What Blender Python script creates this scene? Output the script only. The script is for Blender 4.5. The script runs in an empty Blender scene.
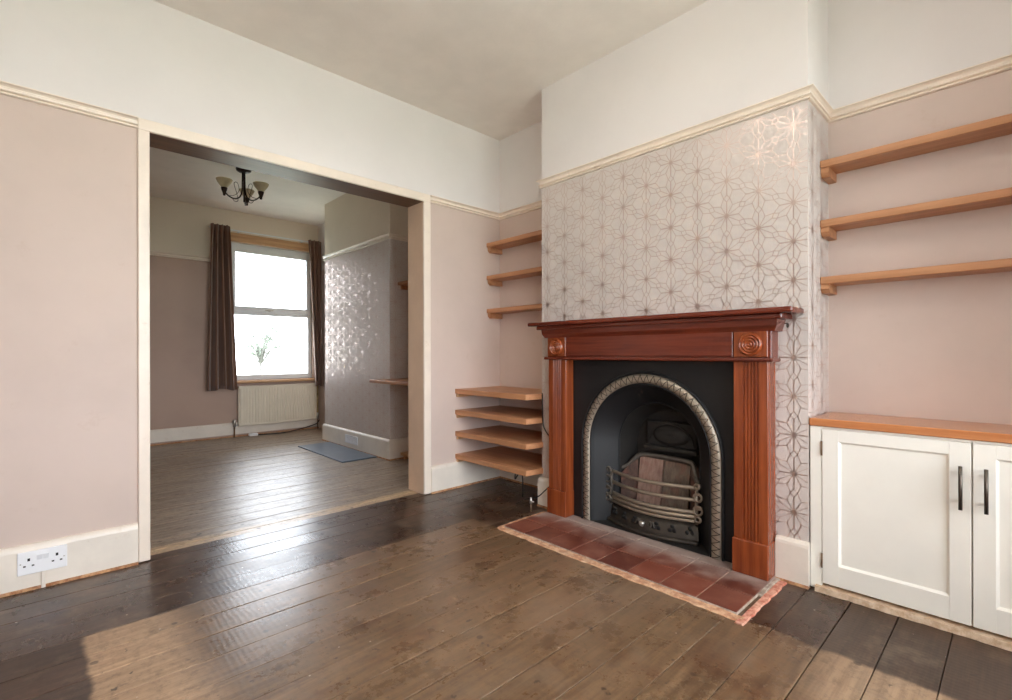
import bpy, bmesh, math, random
from mathutils import Vector, Matrix
random.seed(7)
C = bpy.context.scene.collection
PI = math.pi

# ------------------------------------------------------------------ colours and materials
def lin(c):
    return tuple(((v/255)/12.92 if v/255 <= .04045 else ((v/255+.055)/1.055)**2.4) for v in c) + (1,)

class NT:
    def __init__(s, name):
        s.m = bpy.data.materials.new(name); s.m.use_nodes = True
        s.t = s.m.node_tree; s.t.nodes.clear()
        s.out = s.n('ShaderNodeOutputMaterial')
    def n(s, typ, ins=None, **kw):
        nd = s.t.nodes.new(typ)
        for k, v in kw.items(): setattr(nd, k, v)
        for k, v in (ins or {}).items(): s.set(nd.inputs[k], v)
        return nd
    def set(s, sock, v):
        if isinstance(v, bpy.types.NodeSocket): s.t.links.new(v, sock)
        else: sock.default_value = v
    def math(s, op, a, b=0.0, c=None, clamp=False):
        nd = s.n('ShaderNodeMath', operation=op, use_clamp=clamp)
        s.set(nd.inputs[0], a); s.set(nd.inputs[1], b)
        if c is not None: s.set(nd.inputs[2], c)
        return nd.outputs[0]
    def mix(s, fac, a, b, blend='MIX'):
        nd = s.n('ShaderNodeMix', data_type='RGBA', blend_type=blend)
        s.set(nd.inputs[0], fac); s.set(nd.inputs[6], a); s.set(nd.inputs[7], b)
        return nd.outputs[2]
    def step(s, x, a, b):
        nd = s.n('ShaderNodeMapRange', interpolation_type='SMOOTHSTEP')
        s.set(nd.inputs[0], x); s.set(nd.inputs[1], a); s.set(nd.inputs[2], b)
        return nd.outputs[0]
    def coords(s, scale=(1,1,1), loc=(0,0,0)):
        tc = s.n('ShaderNodeTexCoord'); mp = s.n('ShaderNodeMapping')
        s.t.links.new(tc.outputs['Object'], mp.inputs[0])
        mp.inputs[3].default_value = scale; mp.inputs[1].default_value = loc
        return mp.outputs[0]
    def noise(s, vec, scale=5., detail=3., rough=.5):
        nd = s.n('ShaderNodeTexNoise', {'Vector': vec, 'Scale': scale, 'Detail': detail, 'Roughness': rough})
        return nd.outputs[0]
    def bsdf(s, color, rough=.5, metal=0., bump=None, bstr=.1, bdist=.01, spec=.5, coat=0.):
        p = s.n('ShaderNodeBsdfPrincipled')
        s.set(p.inputs['Base Color'], color); s.set(p.inputs['Roughness'], rough); s.set(p.inputs['Metallic'], metal)
        s.set(p.inputs['Specular IOR Level'], spec); s.set(p.inputs['Coat Weight'], coat); p.inputs['Coat Roughness'].default_value = .15
        if bump is not None:
            b = s.n('ShaderNodeBump', {'Strength': bstr, 'Distance': bdist, 'Height': bump})
            s.t.links.new(b.outputs[0], p.inputs['Normal'])
        s.t.links.new(p.outputs[0], s.out.inputs[0])
        return p

def m_paint(name, col, var=.06, rough=.6, nscale=3., bstr=.05, fine=220., dirt=None):
    t = NT(name); v = t.coords()
    a = t.noise(v, nscale, 5, .6); c = lin(col)
    d = tuple(x*(1-var*2) for x in c[:3]) + (1,); l = tuple(min(1, x*(1+var)) for x in c[:3]) + (1,)
    color = t.mix(t.step(a, .3, .7), d, l)
    if dirt:
        k = t.noise(t.coords(loc=(3, 1, 2)), 9., 6, .7)
        color = t.mix(t.math('MULTIPLY', t.step(k, .60, .72), dirt[1]), color, lin(dirt[0]))
    t.bsdf(color, rough, bump=t.noise(v, fine, 2), bstr=bstr, bdist=.002)
    return t.m

def m_wood(name, dark, light, axis='Y', rough=.4, coat=0., s=1., bstr=.06, island=.12):
    t = NT(name)
    st = {'X': (1.2, 22, 22), 'Y': (22, 1.2, 22), 'Z': (22, 22, 1.2)}[axis]
    v = t.coords(tuple(k*s for k in st))
    g = t.noise(v, 1.6, 6, .62)
    w = t.noise(t.coords(tuple(k*s*4 for k in st)), 2., 3, .5)
    f = t.math('ADD', t.math('MULTIPLY', t.step(g, .28, .72), .75), t.math('MULTIPLY', w, .25))
    color = t.mix(f, lin(dark), lin(light))
    if island:
        r = t.n('ShaderNodeNewGeometry').outputs['Random Per Island']
        h = t.n('ShaderNodeHueSaturation', {'Color': color, 'Value': t.math('MULTIPLY_ADD', r, island*2, 1-island)})
        color = h.outputs[0]
    t.bsdf(color, rough, bump=g, bstr=bstr, bdist=.003, coat=coat)
    return t.m

def m_plain(name, col, rough=.5, metal=0., var=.08, nscale=25., bstr=0.05, coat=0.):
    t = NT(name); v = t.coords(); a = t.noise(v, nscale, 4); c = lin(col)
    color = t.mix(a, tuple(x*(1-var) for x in c[:3])+(1,), tuple(min(1, x*(1+var)) for x in c[:3])+(1,))
    t.bsdf(color, rough, metal, bump=a, bstr=bstr, bdist=.002, coat=coat)
    return t.m

def m_floor():
    t = NT('old_floorboards')
    tc = t.n('ShaderNodeTexCoord'); sx = t.n('ShaderNodeSeparateXYZ', {0: tc.outputs['Object']})
    X, Y = sx.outputs[0], sx.outputs[1]
    jit = t.math('MULTIPLY_ADD', t.noise(tc.outputs['Object'], 9., 4), .05, -.025)
    xj = t.math('ADD', X, jit); yj = t.math('ADD', Y, t.math('MULTIPLY', jit, .5))
    rnd = t.n('ShaderNodeNewGeometry').outputs['Random Per Island']
    off = t.n('ShaderNodeCombineXYZ', {0: t.math('MULTIPLY', rnd, 37.), 1: t.math('MULTIPLY', rnd, 11.)})
    vv = t.n('ShaderNodeVectorMath', operation='ADD'); t.set(vv.inputs[0], tc.outputs['Object']); t.set(vv.inputs[1], off.outputs[0])
    mp = t.n('ShaderNodeMapping'); t.set(mp.inputs[0], vv.outputs[0]); mp.inputs[3].default_value = (1.6, 26, 1)
    g = t.noise(mp.outputs[0], 1.5, 7, .65)
    blot = t.noise(vv.outputs[0], 3.2, 6, .65)
    big = t.noise(tc.outputs['Object'], 1.3, 4, .6)
    gs = t.step(g, .25, .75)
    mid = t.mix(gs, lin((90, 67, 47)), lin((130, 103, 76)))
    mid = t.mix(t.math('MULTIPLY', t.step(big, .42, .68), .55), mid, lin((140, 114, 92)))
    mid = t.mix(t.math('MULTIPLY', t.step(blot, .5, .7), .55), mid, lin((92, 58, 38)))
    dark = t.mix(gs, lin((45, 30, 21)), lin((78, 56, 42)))
    dark = t.mix(t.math('MULTIPLY', t.step(blot, .5, .72), .5), dark, lin((104, 76, 60)))
    pale = t.mix(gs, lin((150, 121, 93)), lin((186, 155, 123)))
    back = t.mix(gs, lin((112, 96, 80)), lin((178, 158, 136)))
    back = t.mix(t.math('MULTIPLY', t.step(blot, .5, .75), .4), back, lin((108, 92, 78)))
    edge = .012
    # stained border: along the dividing wall, left wall, right alcove
    dA = t.step(yj, 2.285-edge, 2.285+edge)
    dL = t.math('SUBTRACT', 1., t.step(xj, .098-edge, .098+edge))
    dR = t.math('MULTIPLY', t.step(xj, 1.905-edge, 1.905+edge),
                t.math('SUBTRACT', 1., t.step(yj, .70, .72)))
    dR2 = t.math('MULTIPLY', t.step(xj, 1.87, 1.89), t.step(yj, 1.98, 2.01))
    dk = t.math('MAXIMUM', t.math('MAXIMUM', dA, dL), t.math('MAXIMUM', dR, dR2))
    lp = t.math('MULTIPLY', t.math('SUBTRACT', 1., t.step(xj, .29, .43)), t.math('SUBTRACT', 1., t.step(yj, 2.27, 2.29)))
    rp = t.math('MULTIPLY', t.step(xj, 1.55, 1.66), t.math('SUBTRACT', 1., t.step(yj, .36, .52)))
    lp = t.math('MAXIMUM', lp, t.math('MULTIPLY', rp, .6))
    col = t.mix(lp, mid, pale)
    # greyer wear across the doorway side of the middle boards
    col = t.mix(dk, col, dark)
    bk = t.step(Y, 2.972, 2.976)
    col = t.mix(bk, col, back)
    th = t.math('MULTIPLY', bk, t.math('SUBTRACT', 1., t.step(Y, 3.082, 3.086)))
    col = t.mix(th, col, t.mix(gs, lin((178, 150, 116)), lin((205, 178, 144))))
    d1 = t.noise(tc.outputs['Object'], 26., 8, .75); d2 = t.noise(tc.outputs['Object'], 5., 8, .7)
    col = t.mix(t.math('MULTIPLY', t.step(d1, .46, .66), .38), col, lin((58, 42, 32)))
    col = t.mix(t.math('MULTIPLY', t.step(d2, .50, .66), .40), col, lin((122, 104, 86)))
    col = t.mix(t.math('MULTIPLY', t.math('SUBTRACT', 1., t.step(d2, .34, .46)), .45), col, lin((66, 46, 34)))
    # stains, knots and paint flecks
    k1 = t.noise(tc.outputs['Object'], 17., 3, .6)
    col = t.mix(t.math('MULTIPLY', t.step(k1, .66, .71), .8), col, lin((46, 33, 27)))
    vn = t.n('ShaderNodeTexVoronoi', {'Vector': tc.outputs['Object'], 'Scale': 7.5})
    col = t.mix(t.math('MULTIPLY', t.math('SUBTRACT', 1., t.step(vn.outputs['Distance'], .06, .11)), .7), col, lin((58, 40, 30)))
    v2 = t.n('ShaderNodeTexVoronoi', {'Vector': tc.outputs['Object'], 'Scale': 11.})
    col = t.mix(t.math('MULTIPLY', t.math('SUBTRACT', 1., t.step(v2.outputs['Distance'], .028, .045)), .75), col, lin((205, 195, 182)))
    hv = t.n('ShaderNodeHueSaturation', {'Color': col, 'Value': t.math('MULTIPLY_ADD', rnd, .16, .92)})
    # gloss: old varnish is shinier than bare wood; fine saw ridges across the boards
    rg = t.math('MULTIPLY_ADD', d2, .26, t.math('MULTIPLY_ADD', d1, .12, .10))
    rg = t.math('ADD', rg, t.math('MULTIPLY', lp, .2))
    rg = t.math('ADD', rg, t.math('MULTIPLY', bk, .08))
    wav = t.n('ShaderNodeTexWave', {'Vector': vv.outputs[0], 'Scale': 16., 'Distortion': 2.5, 'Detail': 2.}, wave_type='BANDS', bands_direction='X')
    hb = t.math('ADD', t.math('MULTIPLY', wav.outputs['Fac'], .35), t.math('MULTIPLY_ADD', g, .5, t.math('MULTIPLY', blot, 1.2)))
    t.bsdf(hv.outputs[0], rg, bump=hb, bstr=.07, bdist=.004, spec=.5)
    return t.m

def m_tiles():
    t = NT('quarry_tile')
    r = t.n('ShaderNodeNewGeometry').outputs['Random Per Island']; v = t.coords()
    n = t.noise(v, 9., 5, .6)
    a = t.mix(r, lin((90, 44, 34)), lin((124, 66, 50)))
    a = t.mix(t.math('MULTIPLY', t.step(n, .4, .7), .5), a, lin((150, 104, 86)))
    sx = t.n('ShaderNodeSeparateXYZ', {0: v})
    dust = t.math('MULTIPLY', t.step(t.math('ADD', sx.outputs[0], t.math('MULTIPLY_ADD', n, .3, -.15)), .0, .22), .75)
    a = t.mix(dust, a, lin((172, 156, 146)))
    t.bsdf(a, t.math('MULTIPLY_ADD', n, .3, .3), bump=n, bstr=.1, bdist=.003)
    return t.m

def m_foil():
    t = NT('rose_foil'); v = t.coords()
    n = t.noise(v, 4., 2)
    t.bsdf(t.mix(n, lin((194, 176, 168)), lin((206, 186, 176))), .365, .9)
    return t.m

def m_glass():
    t = NT('window_glass')
    tr = t.n('ShaderNodeBsdfTransparent', {0: (.97, .985, .98, 1)})
    gl = t.n('ShaderNodeBsdfGlossy', {'Roughness': .02})
    fr = t.n('ShaderNodeFresnel', {'IOR': 1.45})
    mx = t.n('ShaderNodeMixShader', {0: t.math('MULTIPLY', fr.outputs[0], .6), 1: tr.outputs[0], 2: gl.outputs[0]})
    t.t.links.new(mx.outputs[0], t.out.inputs[0])
    return t.m

def m_brick_old(name, a, b):
    t = NT(name); v = t.coords(); n = t.noise(v, 30., 6, .7); n2 = t.noise(v, 9., 3)
    c = t.mix(t.step(n, .35, .65), lin(a), lin(b))
    t.bsdf(t.mix(t.math('MULTIPLY', t.step(n2, .5, .7), .5), c, lin((198, 176, 152))), .85, bump=n, bstr=.5, bdist=.006)
    return t.m

def m_firebrick(name, a, b):
    t = NT(name); v = t.coords((10, 18, 5)); n = t.noise(v, 3., 6, .7); n2 = t.noise(t.coords(), 60., 3)
    c = t.mix(t.step(n, .3, .7), lin(a), lin(b))
    c = t.mix(t.math('MULTIPLY', t.step(t.noise(t.coords((4, 7, 7)), 2., 3), .5, .62), .3), c, lin((130, 76, 62)))
    t.bsdf(c, .9, bump=n2, bstr=.3, bdist=.003); return t.m

M = {}
M['pink'] = m_paint('pink_wall_paint', (206, 188, 177), .03, .62, 1.6, .05, dirt=((192, 168, 152), .3))
M['white'] = m_paint('white_wall_paint', (227, 222, 219), .02, .7, 1.5, .05)
M['ceil'] = m_paint('ceiling_paint', (240, 233, 226), .02, .8, 4., .25, 60.)
M['gloss'] = m_paint('cream_gloss_paint', (238, 225, 210), .03, .35, 6., .05, dirt=((190, 160, 125), .3))
M['skirt'] = m_paint('white_skirting_paint', (234, 225, 212), .03, .38, 6., .05, dirt=((200, 180, 155), .3))
M['paper'] = m_paint('wallpaper_ground', (208, 198, 191), .02, .75, 2., .04)
M['pink_shaded'] = m_paint('shaded_mauve_wall_paint', (186, 160, 144), .03, .62, 1.6, .05)  # wall pink darkened to mauve: the back room's shade painted into the colour
M['white_shaded'] = m_paint('shaded_cream_wall_paint', (226, 214, 197), .02, .7, 1.5, .05)  # upper wall white dulled to cream, back room shade painted in
M['foil'] = m_foil()
M['floor'] = m_floor()
M['gap'] = m_plain('dusty_gap', (70, 56, 44), .9)
M['rawedge'] = m_brick_old('scuffed_edge', (150, 100, 66), (205, 160, 118))
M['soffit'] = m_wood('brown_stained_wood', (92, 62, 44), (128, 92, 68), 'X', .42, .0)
M['lining'] = m_paint('lining_paint', (226, 198, 172), .03, .4, 5., .04)
M['oak'] = m_wood('oak_shelf_wood', (158, 106, 70), (196, 144, 104), 'Y', .42, 0, .8)
M['worktop'] = m_wood('orange_oak_worktop', (176, 104, 58), (206, 142, 92), 'Y', .22, .3, .8)
M['pinewood'] = m_wood('pale_wood', (176, 132, 92), (212, 172, 128), 'X', .5)
M['mahog'] = m_wood('mahogany_upright', (104, 42, 18), (154, 78, 40), 'Z', .26, .2)
M['mahogY'] = m_wood('mahogany_crosswise', (78, 29, 18), (118, 50, 31), 'Y', .25, .2)
M['iron'] = m_plain('black_cast_iron', (18, 19, 21), .5, .0, .15, 60., .06)
M['soot'] = m_plain('sooty_iron', (34, 31, 28), .7, .0, .3, 30., .12)
M['steel'] = m_plain('polished_cast_band', (172, 160, 144), .5, .8, .2, 60., .1)
M['barmetal'] = m_plain('worn_grate_metal', (158, 146, 130), .42, .75, .22, 40., .12)
M['rimiron'] = m_plain('grey_iron_rim', (98, 92, 85), .5, .6, .25, 40., .12)
M['covermetal'] = m_plain('worn_black_casting', (62, 55, 48), .5, .45, .4, 40., .2)
M['groove'] = m_plain('dark_groove', (40, 34, 28), .7, .2)
M['firebrick'] = m_firebrick('pale_firebrick', (122, 92, 80), (168, 140, 126))
M['firebrick_grey'] = m_firebrick('grey_firebrick', (84, 72, 62), (128, 112, 98))
M['firebrick_dark'] = m_firebrick('dark_firebrick', (64, 50, 44), (104, 78, 68))
M['tile'] = m_tiles()
M['mortar'] = m_brick_old('mortar_dust', (150, 132, 116), (196, 182, 168))
M['redbrick'] = m_brick_old('chipped_red_brick', (184, 102, 80), (222, 168, 144))
M['cab'] = m_paint('cabinet_paint', (243, 240, 230), .012, .36, 5., .02)
M['handle'] = m_plain('dark_bronze_bar', (96, 88, 80), .35, .9)
M['chrome'] = m_plain('brushed_steel', (190, 186, 180), .3, .9)
M['plastic'] = m_plain('white_plastic', (240, 241, 243), .3, 0, .01)
M['hole'] = m_plain('dark_hole', (22, 22, 24), .7)
M['upvc'] = m_plain('white_window_frame', (226, 230, 232), .35, 0, .01)
M['glass'] = m_glass()
M['radiator'] = m_paint('cream_radiator_enamel', (226, 217, 198), .02, .35, 5., .02)
M['pipe'] = m_plain('old_pipe', (120, 96, 72), .5, .3)
M['bronze'] = m_plain('dark_bronze', (54, 42, 34), .38, .7)
M['cable'] = m_plain('black_cable', (18, 18, 20), .45)
M['slate'] = m_plain('slate_slab', (88, 102, 118), .32, 0, .25, 7.)
M['damp'] = m_brick_old('bare_plaster', (120, 98, 64), (186, 160, 112))

def m_cloth():
    t = NT('brown_curtain_cloth'); v = t.coords((60, 60, 4))
    n = t.noise(v, 3., 3); p = t.bsdf(t.mix(n, lin((92, 62, 46)), lin((132, 96, 74))), .75, bump=t.noise(t.coords(), 300., 2), bstr=.2, bdist=.002)
    p.inputs['Sheen Weight'].default_value = .3
    return t.m
M['cloth'] = m_cloth()
def m_shade():
    t = NT('cream_glass_shade'); v = t.coords(); n = t.noise(v, 30., 3)
    p = t.bsdf(t.mix(n, lin((206, 196, 160)), lin((236, 228, 196))), .25)
    p.inputs['Subsurface Weight'].default_value = .3; p.inputs['Subsurface Radius'].default_value = (.02, .02, .015)
    return t.m
M['shade'] = m_shade()
def m_lit():
    t = NT('lit_glass_shade'); p = t.bsdf(lin((236, 228, 200)), .3)
    p.inputs['Emission Color'].default_value = (1, .96, .91, 1); p.inputs['Emission Strength'].default_value = 46
    return t.m
M['litshade'] = m_lit()
M['bark'] = m_plain('grey_bark', (92, 90, 86), .9)
M['leaf'] = m_plain('grey_green_leaf', (98, 104, 96), .8)
M['grass'] = m_plain('pale_lawn', (190, 196, 180), .9, 0, .15, 2.)
M['render'] = m_plain('outside_render', (200, 190, 176), .9)

# ------------------------------------------------------------------ mesh builder
class MB:
    def __init__(s): s.v = []; s.f = []; s.mi = []; s.sm = []
    def add(s, verts, faces, mi=0, smooth=False):
        o = len(s.v); s.v += [tuple(p) for p in verts]
        for f in faces: s.f.append([o+i for i in f]); s.mi.append(mi); s.sm.append(smooth)
        return s
    def box(s, x0, x1, y0, y1, z0, z1, mi=0):
        x0, x1 = sorted((x0, x1)); y0, y1 = sorted((y0, y1)); z0, z1 = sorted((z0, z1))
        v = [(x, y, z) for z in (z0, z1) for y in (y0, y1) for x in (x0, x1)]
        return s.add(v, [(0,2,3,1), (4,5,7,6), (0,1,5,4), (2,6,7,3), (0,4,6,2), (1,3,7,5)], mi)
    def bbox(s, x0, x1, y0, y1, z0, z1, b=.003, mi=0, seg=1):
        bm = bmesh.new(); bmesh.ops.create_cube(bm, size=1)
        for v in bm.verts:
            v.co = ((x0+x1)/2+v.co.x*abs(x1-x0), (y0+y1)/2+v.co.y*abs(y1-y0), (z0+z1)/2+v.co.z*abs(z1-z0))
        bmesh.ops.bevel(bm, geom=bm.edges[:], offset=b, segments=seg, affect='EDGES', profile=.5)
        return s.bm(bm, mi)
    def bm(s, bm, mi=0, smooth=False):
        bm.verts.index_update()
        s.add([v.co for v in bm.verts], [[v.index for v in f.verts] for f in bm.faces], mi, smooth); bm.free(); return s
    def tube(s, pts, r, seg=10, mi=0, caps=True, closed=False):
        pts = [Vector(p) for p in pts]; n = len(pts); rs = r if isinstance(r, (list, tuple)) else [r]*n
        V = []; up = None
        for i, p in enumerate(pts):
            a = pts[(i-1) % n] if (i > 0 or closed) else p; b = pts[(i+1) % n] if (i < n-1 or closed) else p
            t = (b-a).normalized()
            if up is None:
                up = Vector((0, 0, 1)) if abs(t.z) < .9 else Vector((1, 0, 0))
            up = (up - t*up.dot(t)).normalized(); q = t.cross(up)
            V += [p + (up*math.cos(k*2*PI/seg) + q*math.sin(k*2*PI/seg))*rs[i] for k in range(seg)]
        F = []
        for i in range(n if closed else n-1):
            j = (i+1) % n
            for k in range(seg): F.append((i*seg+k, i*seg+(k+1) % seg, j*seg+(k+1) % seg, j*seg+k))
        if caps and not closed: F += [tuple(range(seg))[::-1], tuple((n-1)*seg+k for k in range(seg))]
        return s.add(V, F, mi, True)
    def lathe(s, prof, c=(0,0,0), axis='Z', seg=24, mi=0, closed=False):
        V = []; n = len(prof)
        for r, h in prof:
            for k in range(seg):
                a = 2*PI*k/seg; x, y = r*math.cos(a), r*math.sin(a)
                p = {'Z': (x, y, h), 'X': (h, x, y), 'Y': (x, h, y)}[axis]
                V.append((c[0]+p[0], c[1]+p[1], c[2]+p[2]))
        F = [(i*seg+k, i*seg+(k+1) % seg, (i+1)*seg+(k+1) % seg, (i+1)*seg+k) for i in range(n-1) for k in range(seg)]
        if not closed:
            F += [tuple(range(seg))[::-1], tuple((n-1)*seg+k for k in range(seg))]
        return s.add(V, F, mi, True)
    def sweep(s, path, prof, mi=0, side=1):
        """mitred moulding along an XY polyline; profile of (out, z), out to the right-hand side of travel"""
        P = [Vector((p[0], p[1])) for p in path]; n = len(P); m = len(prof); V = []
        for i in range(n):
            d0 = (P[i]-P[i-1]).normalized() if i > 0 else None; d1 = (P[i+1]-P[i]).normalized() if i < n-1 else None
            n0 = Vector((d0.y, -d0.x)) if d0 else None; n1 = Vector((d1.y, -d1.x)) if d1 else None
            if n0 is None: nn = n1
            elif n1 is None: nn = n0
            else: nn = (n0+n1)/(1+n0.dot(n1))
            for o, z in prof: V.append((P[i].x+nn.x*o*side, P[i].y+nn.y*o*side, z))
        F = [(i*m+k, i*m+(k+1) % m, (i+1)*m+(k+1) % m, (i+1)*m+k) for i in range(n-1) for k in range(m)]
        F += [tuple(range(m)), tuple((n-1)*m+k for k in range(m))[::-1]]
        return s.add(V, F, mi)
    def build(s, name, mats, parent=None, origin=None, smooth_angle=None, fix=True):
        me = bpy.data.meshes.new(name)
        po = Vector((0, 0, 0))
        p = parent
        while p is not None: po += p.location; p = p.parent
        if parent is None and origin is not None: po = Vector(origin)
        me.from_pydata([Vector(v)-po for v in s.v], [], s.f)
        for m in (mats if isinstance(mats, (list, tuple)) else [mats]): me.materials.append(m)
        me.polygons.foreach_set('material_index', s.mi); me.polygons.foreach_set('use_smooth', s.sm)
        me.update()
        if fix:
            b = bmesh.new(); b.from_mesh(me); bmesh.ops.recalc_face_normals(b, faces=b.faces[:]); b.to_mesh(me); b.free()
        o = bpy.data.objects.new(name, me); C.objects.link(o)
        if parent: o.parent = parent
        elif origin is not None: o.location = origin
        if smooth_angle:
            for pl in me.polygons: pl.use_smooth = True
            me.set_sharp_from_angle(angle=math.radians(smooth_angle))
        return o

def tag(o, label, cat, group=None, kind=None):
    o['label'] = label; o['category'] = cat
    if group: o['group'] = group
    if kind: o['kind'] = kind
    return o
def thing(name, label, cat, loc, group=None):
    o = bpy.data.objects.new(name, None); C.objects.link(o); o.location = loc; o.empty_display_size = .05
    return tag(o, label, cat, group)
def dup(root, loc, label, group=None):
    r = root.copy(); C.objects.link(r); r.location = loc; r['label'] = label
    if group: r['group'] = group
    for ch in root.children:
        c = ch.copy(); C.objects.link(c); c.parent = r
        for g in ch.children:
            d = g.copy(); C.objects.link(d); d.parent = c
    return r
def struct(mb, name, mats, label, cat, **k):
    return tag(mb.build(name, mats, **k), label, cat, kind='structure')

# ------------------------------------------------------------------ place dimensions (metres)
YA, YA2 = 2.915, 3.104          # dividing wall, front and back face
XB = 2.686                      # right wall (alcove backs)
XC = 2.369                      # chimney breast face
CY0, CY1 = .627, 2.163          # chimney breast ends
XC2, DY0, DY1 = 2.357, 4.087, 5.55   # chimney breast of the back room
YF = 6.543                      # far wall
XL = -.78                       # left wall
YW = -.42                       # bay wall
ZC = 2.73; ZR = 2.10            # ceiling, picture rail
OX0, OX1, OZ = .369, 1.945, 2.077    # opening
BX0, BX1, BY = -.25, 2.2, -1.15     # bay

# ------------------------------------------------------------------ foil pattern
def foil(mb, to3d, u0, u1, v0, v1, us, vs, mi, su=.141/.1438, a=.1686, w=.0041, hole=None):
    """lattice of twelve-ray stars, hexagons and small lozenges as thin foil ribbons"""
    d, e, h, rv = .017, .0145, a/math.sqrt(3), .0565
    segs = []
    col = a*math.sqrt(3)/2
    nu0 = int((u0-us)/(col*su))-2; nu1 = int((u1-us)/(col*su))+2
    for i in range(nu0, nu1+1):
        cu = us/su + i*col
        nv0 = int((v0-vs)/a)-2; nv1 = int((v1-vs)/a)+2
        for j in range(nv0, nv1+1):
            cv = vs + j*a + (a/2 if i % 2 else 0)
            if u0+.012 < cu*su < u1-.012 and v0+.012 < cv < v1-.012 and not (hole and hole[0]-.03 < cu*su < hole[1]+.03 and cv < hole[2]+.03):
                mb.add([to3d(cu*su+.0098*su*math.cos(q*PI/6+PI/12), cv+.0098*math.sin(q*PI/6+PI/12)) for q in range(12)], [tuple(range(12))], mi)
            for k in range(6):
                t = PI/2 + k*PI/3; b = t + PI/6
                dt = (math.cos(t), math.sin(t)); db = (math.cos(b), math.sin(b)); nt = (-dt[1], dt[0])
                c0 = (cu, cv); Vp = (cu+db[0]*rv, cv+db[1]*rv)
                tip = (cu+dt[0]*(a/2-d), cv+dt[1]*(a/2-d)); mid = (cu+dt[0]*a/2, cv+dt[1]*a/2)
                sv = (mid[0]+nt[0]*e, mid[1]+nt[1]*e); sv2 = (mid[0]-nt[0]*e, mid[1]-nt[1]*e)
                segs.append(((cu+db[0]*.0085, cv+db[1]*.0085), Vp, w*(1.25 if k in (1, 2, 4, 5) and abs(db[1]) < .1 else .9)))
                segs.append(((cu+dt[0]*.0085, cv+dt[1]*.0085), tip, w*(1.2 if abs(dt[0]) < .1 else .75)))
                segs.append((tip, sv, w*.8)); segs.append((tip, sv2, w*.8))
                segs.append((Vp, sv, w*.8))
                t2 = b + PI/6
                m2 = (cu+math.cos(t2)*a/2, cv+math.sin(t2)*a/2); n2 = (-math.sin(t2), math.cos(t2))
                segs.append((Vp, (m2[0]-n2[0]*e, m2[1]-n2[1]*e), w*.8))
    for p, q, ww in segs:
        x0, y0, x1, y1 = p[0]*su, p[1], q[0]*su, q[1]
        t0, t1 = 0., 1.; dx, dy = x1-x0, y1-y0; ok = True
        for pp, qq in ((-dx, x0-u0-.002), (dx, u1-.002-x0), (-dy, y0-v0), (dy, v1-y0)):
            if abs(pp) < 1e-9:
                if qq < 0: ok = False
            else:
                r = qq/pp
                if pp < 0: t0 = max(t0, r)
                else: t1 = min(t1, r)
        if not ok or t0 >= t1: continue
        ax, ay, bx, by = x0+dx*t0, y0+dy*t0, x0+dx*t1, y0+dy*t1
        L = math.hypot(bx-ax, by-ay)
        if L < 1e-5: continue
        if hole and hole[0]-.03 < (ax+bx)/2 < hole[1]+.03 and (ay+by)/2 < hole[2]+.03: continue
        nx, ny = -(by-ay)/L*ww/2, (bx-ax)/L*ww/2
        mb.add([to3d(ax+nx, ay+ny), to3d(bx+nx, by+ny), to3d(bx-nx, by-ny), to3d(ax-nx, ay-ny)], [(0, 1, 2, 3)], mi)

# ------------------------------------------------------------------ the setting
# floorboards, one mesh, running parallel to the dividing wall
fl = MB(); pitch = .151; y = .171 - 9*pitch
while y < YF+.05:
    y1 = min(y+pitch, YF+.06)
    x = XL-.05 - random.random()*1.5
    while x < XB+.05:
        xe = x + 9
        a, b = max(x, XL-.05), min(xe, XB+.05); nv = len(fl.v); tl = random.gauss(0, .006)
        if b-a > .02:
            g = random.uniform(.0008, .0022); dz = random.uniform(-.0012, .0004)
            yb = y1-g
            if yb > y: fl.bbox(a+.0008, b-.0008, y+g, yb, -.022, dz, .0015)
            if yb > y:
                ym = (y+yb)/2
                for q in range(nv, len(fl.v)): vx, vy, vz = fl.v[q]; fl.v[q] = (vx, vy, vz+(vy-ym)*tl)
        x = xe
    y += pitch
fl.box(XL-.05, XB+.05, -1.25, YF+.06, -.05, -.018, 1)
struct(fl, 'floor', [M['floor'], M['gap']], 'worn bare floorboards with a dark stained border running through both rooms', 'floor')

c = MB(); c.box(XL-.1, XB+.1, -1.3, YF+.2, ZC, ZC+.1)
struct(c, 'ceiling', M['ceil'], 'plain off white plaster ceiling over both rooms', 'ceiling')

def banded(mb, x0, x1, y0, y1, z0=0., z1=ZC, lo=0, hi=1):
    if z0 < ZR: mb.box(x0, x1, y0, y1, z0, min(ZR+.01, z1), lo)
    if z1 > ZR: mb.box(x0, x1, y0, y1, max(z0, ZR+.01), z1, hi)

w = MB(); banded(w, XL, OX0-.012, YA, YA2); banded(w, OX1+.012, XB, YA, YA2); banded(w, OX0-.012, OX1+.012, YA, YA2, OZ+.012)
struct(w, 'wall_middle', [M['pink'], M['white']], 'pink dividing wall with a wide opening between the two rooms', 'wall')
w = MB(); banded(w, XB, XB+.12, YW-.1, YF+.2)
struct(w, 'wall_right', [M['pink'], M['white']], 'long right hand wall behind the chimney breast alcoves', 'wall')
w = MB(); banded(w, XL-.12, XL, -1.3, YF+.2)
struct(w, 'wall_left', [M['pink'], M['white']], 'left hand wall of both rooms', 'wall')
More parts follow.
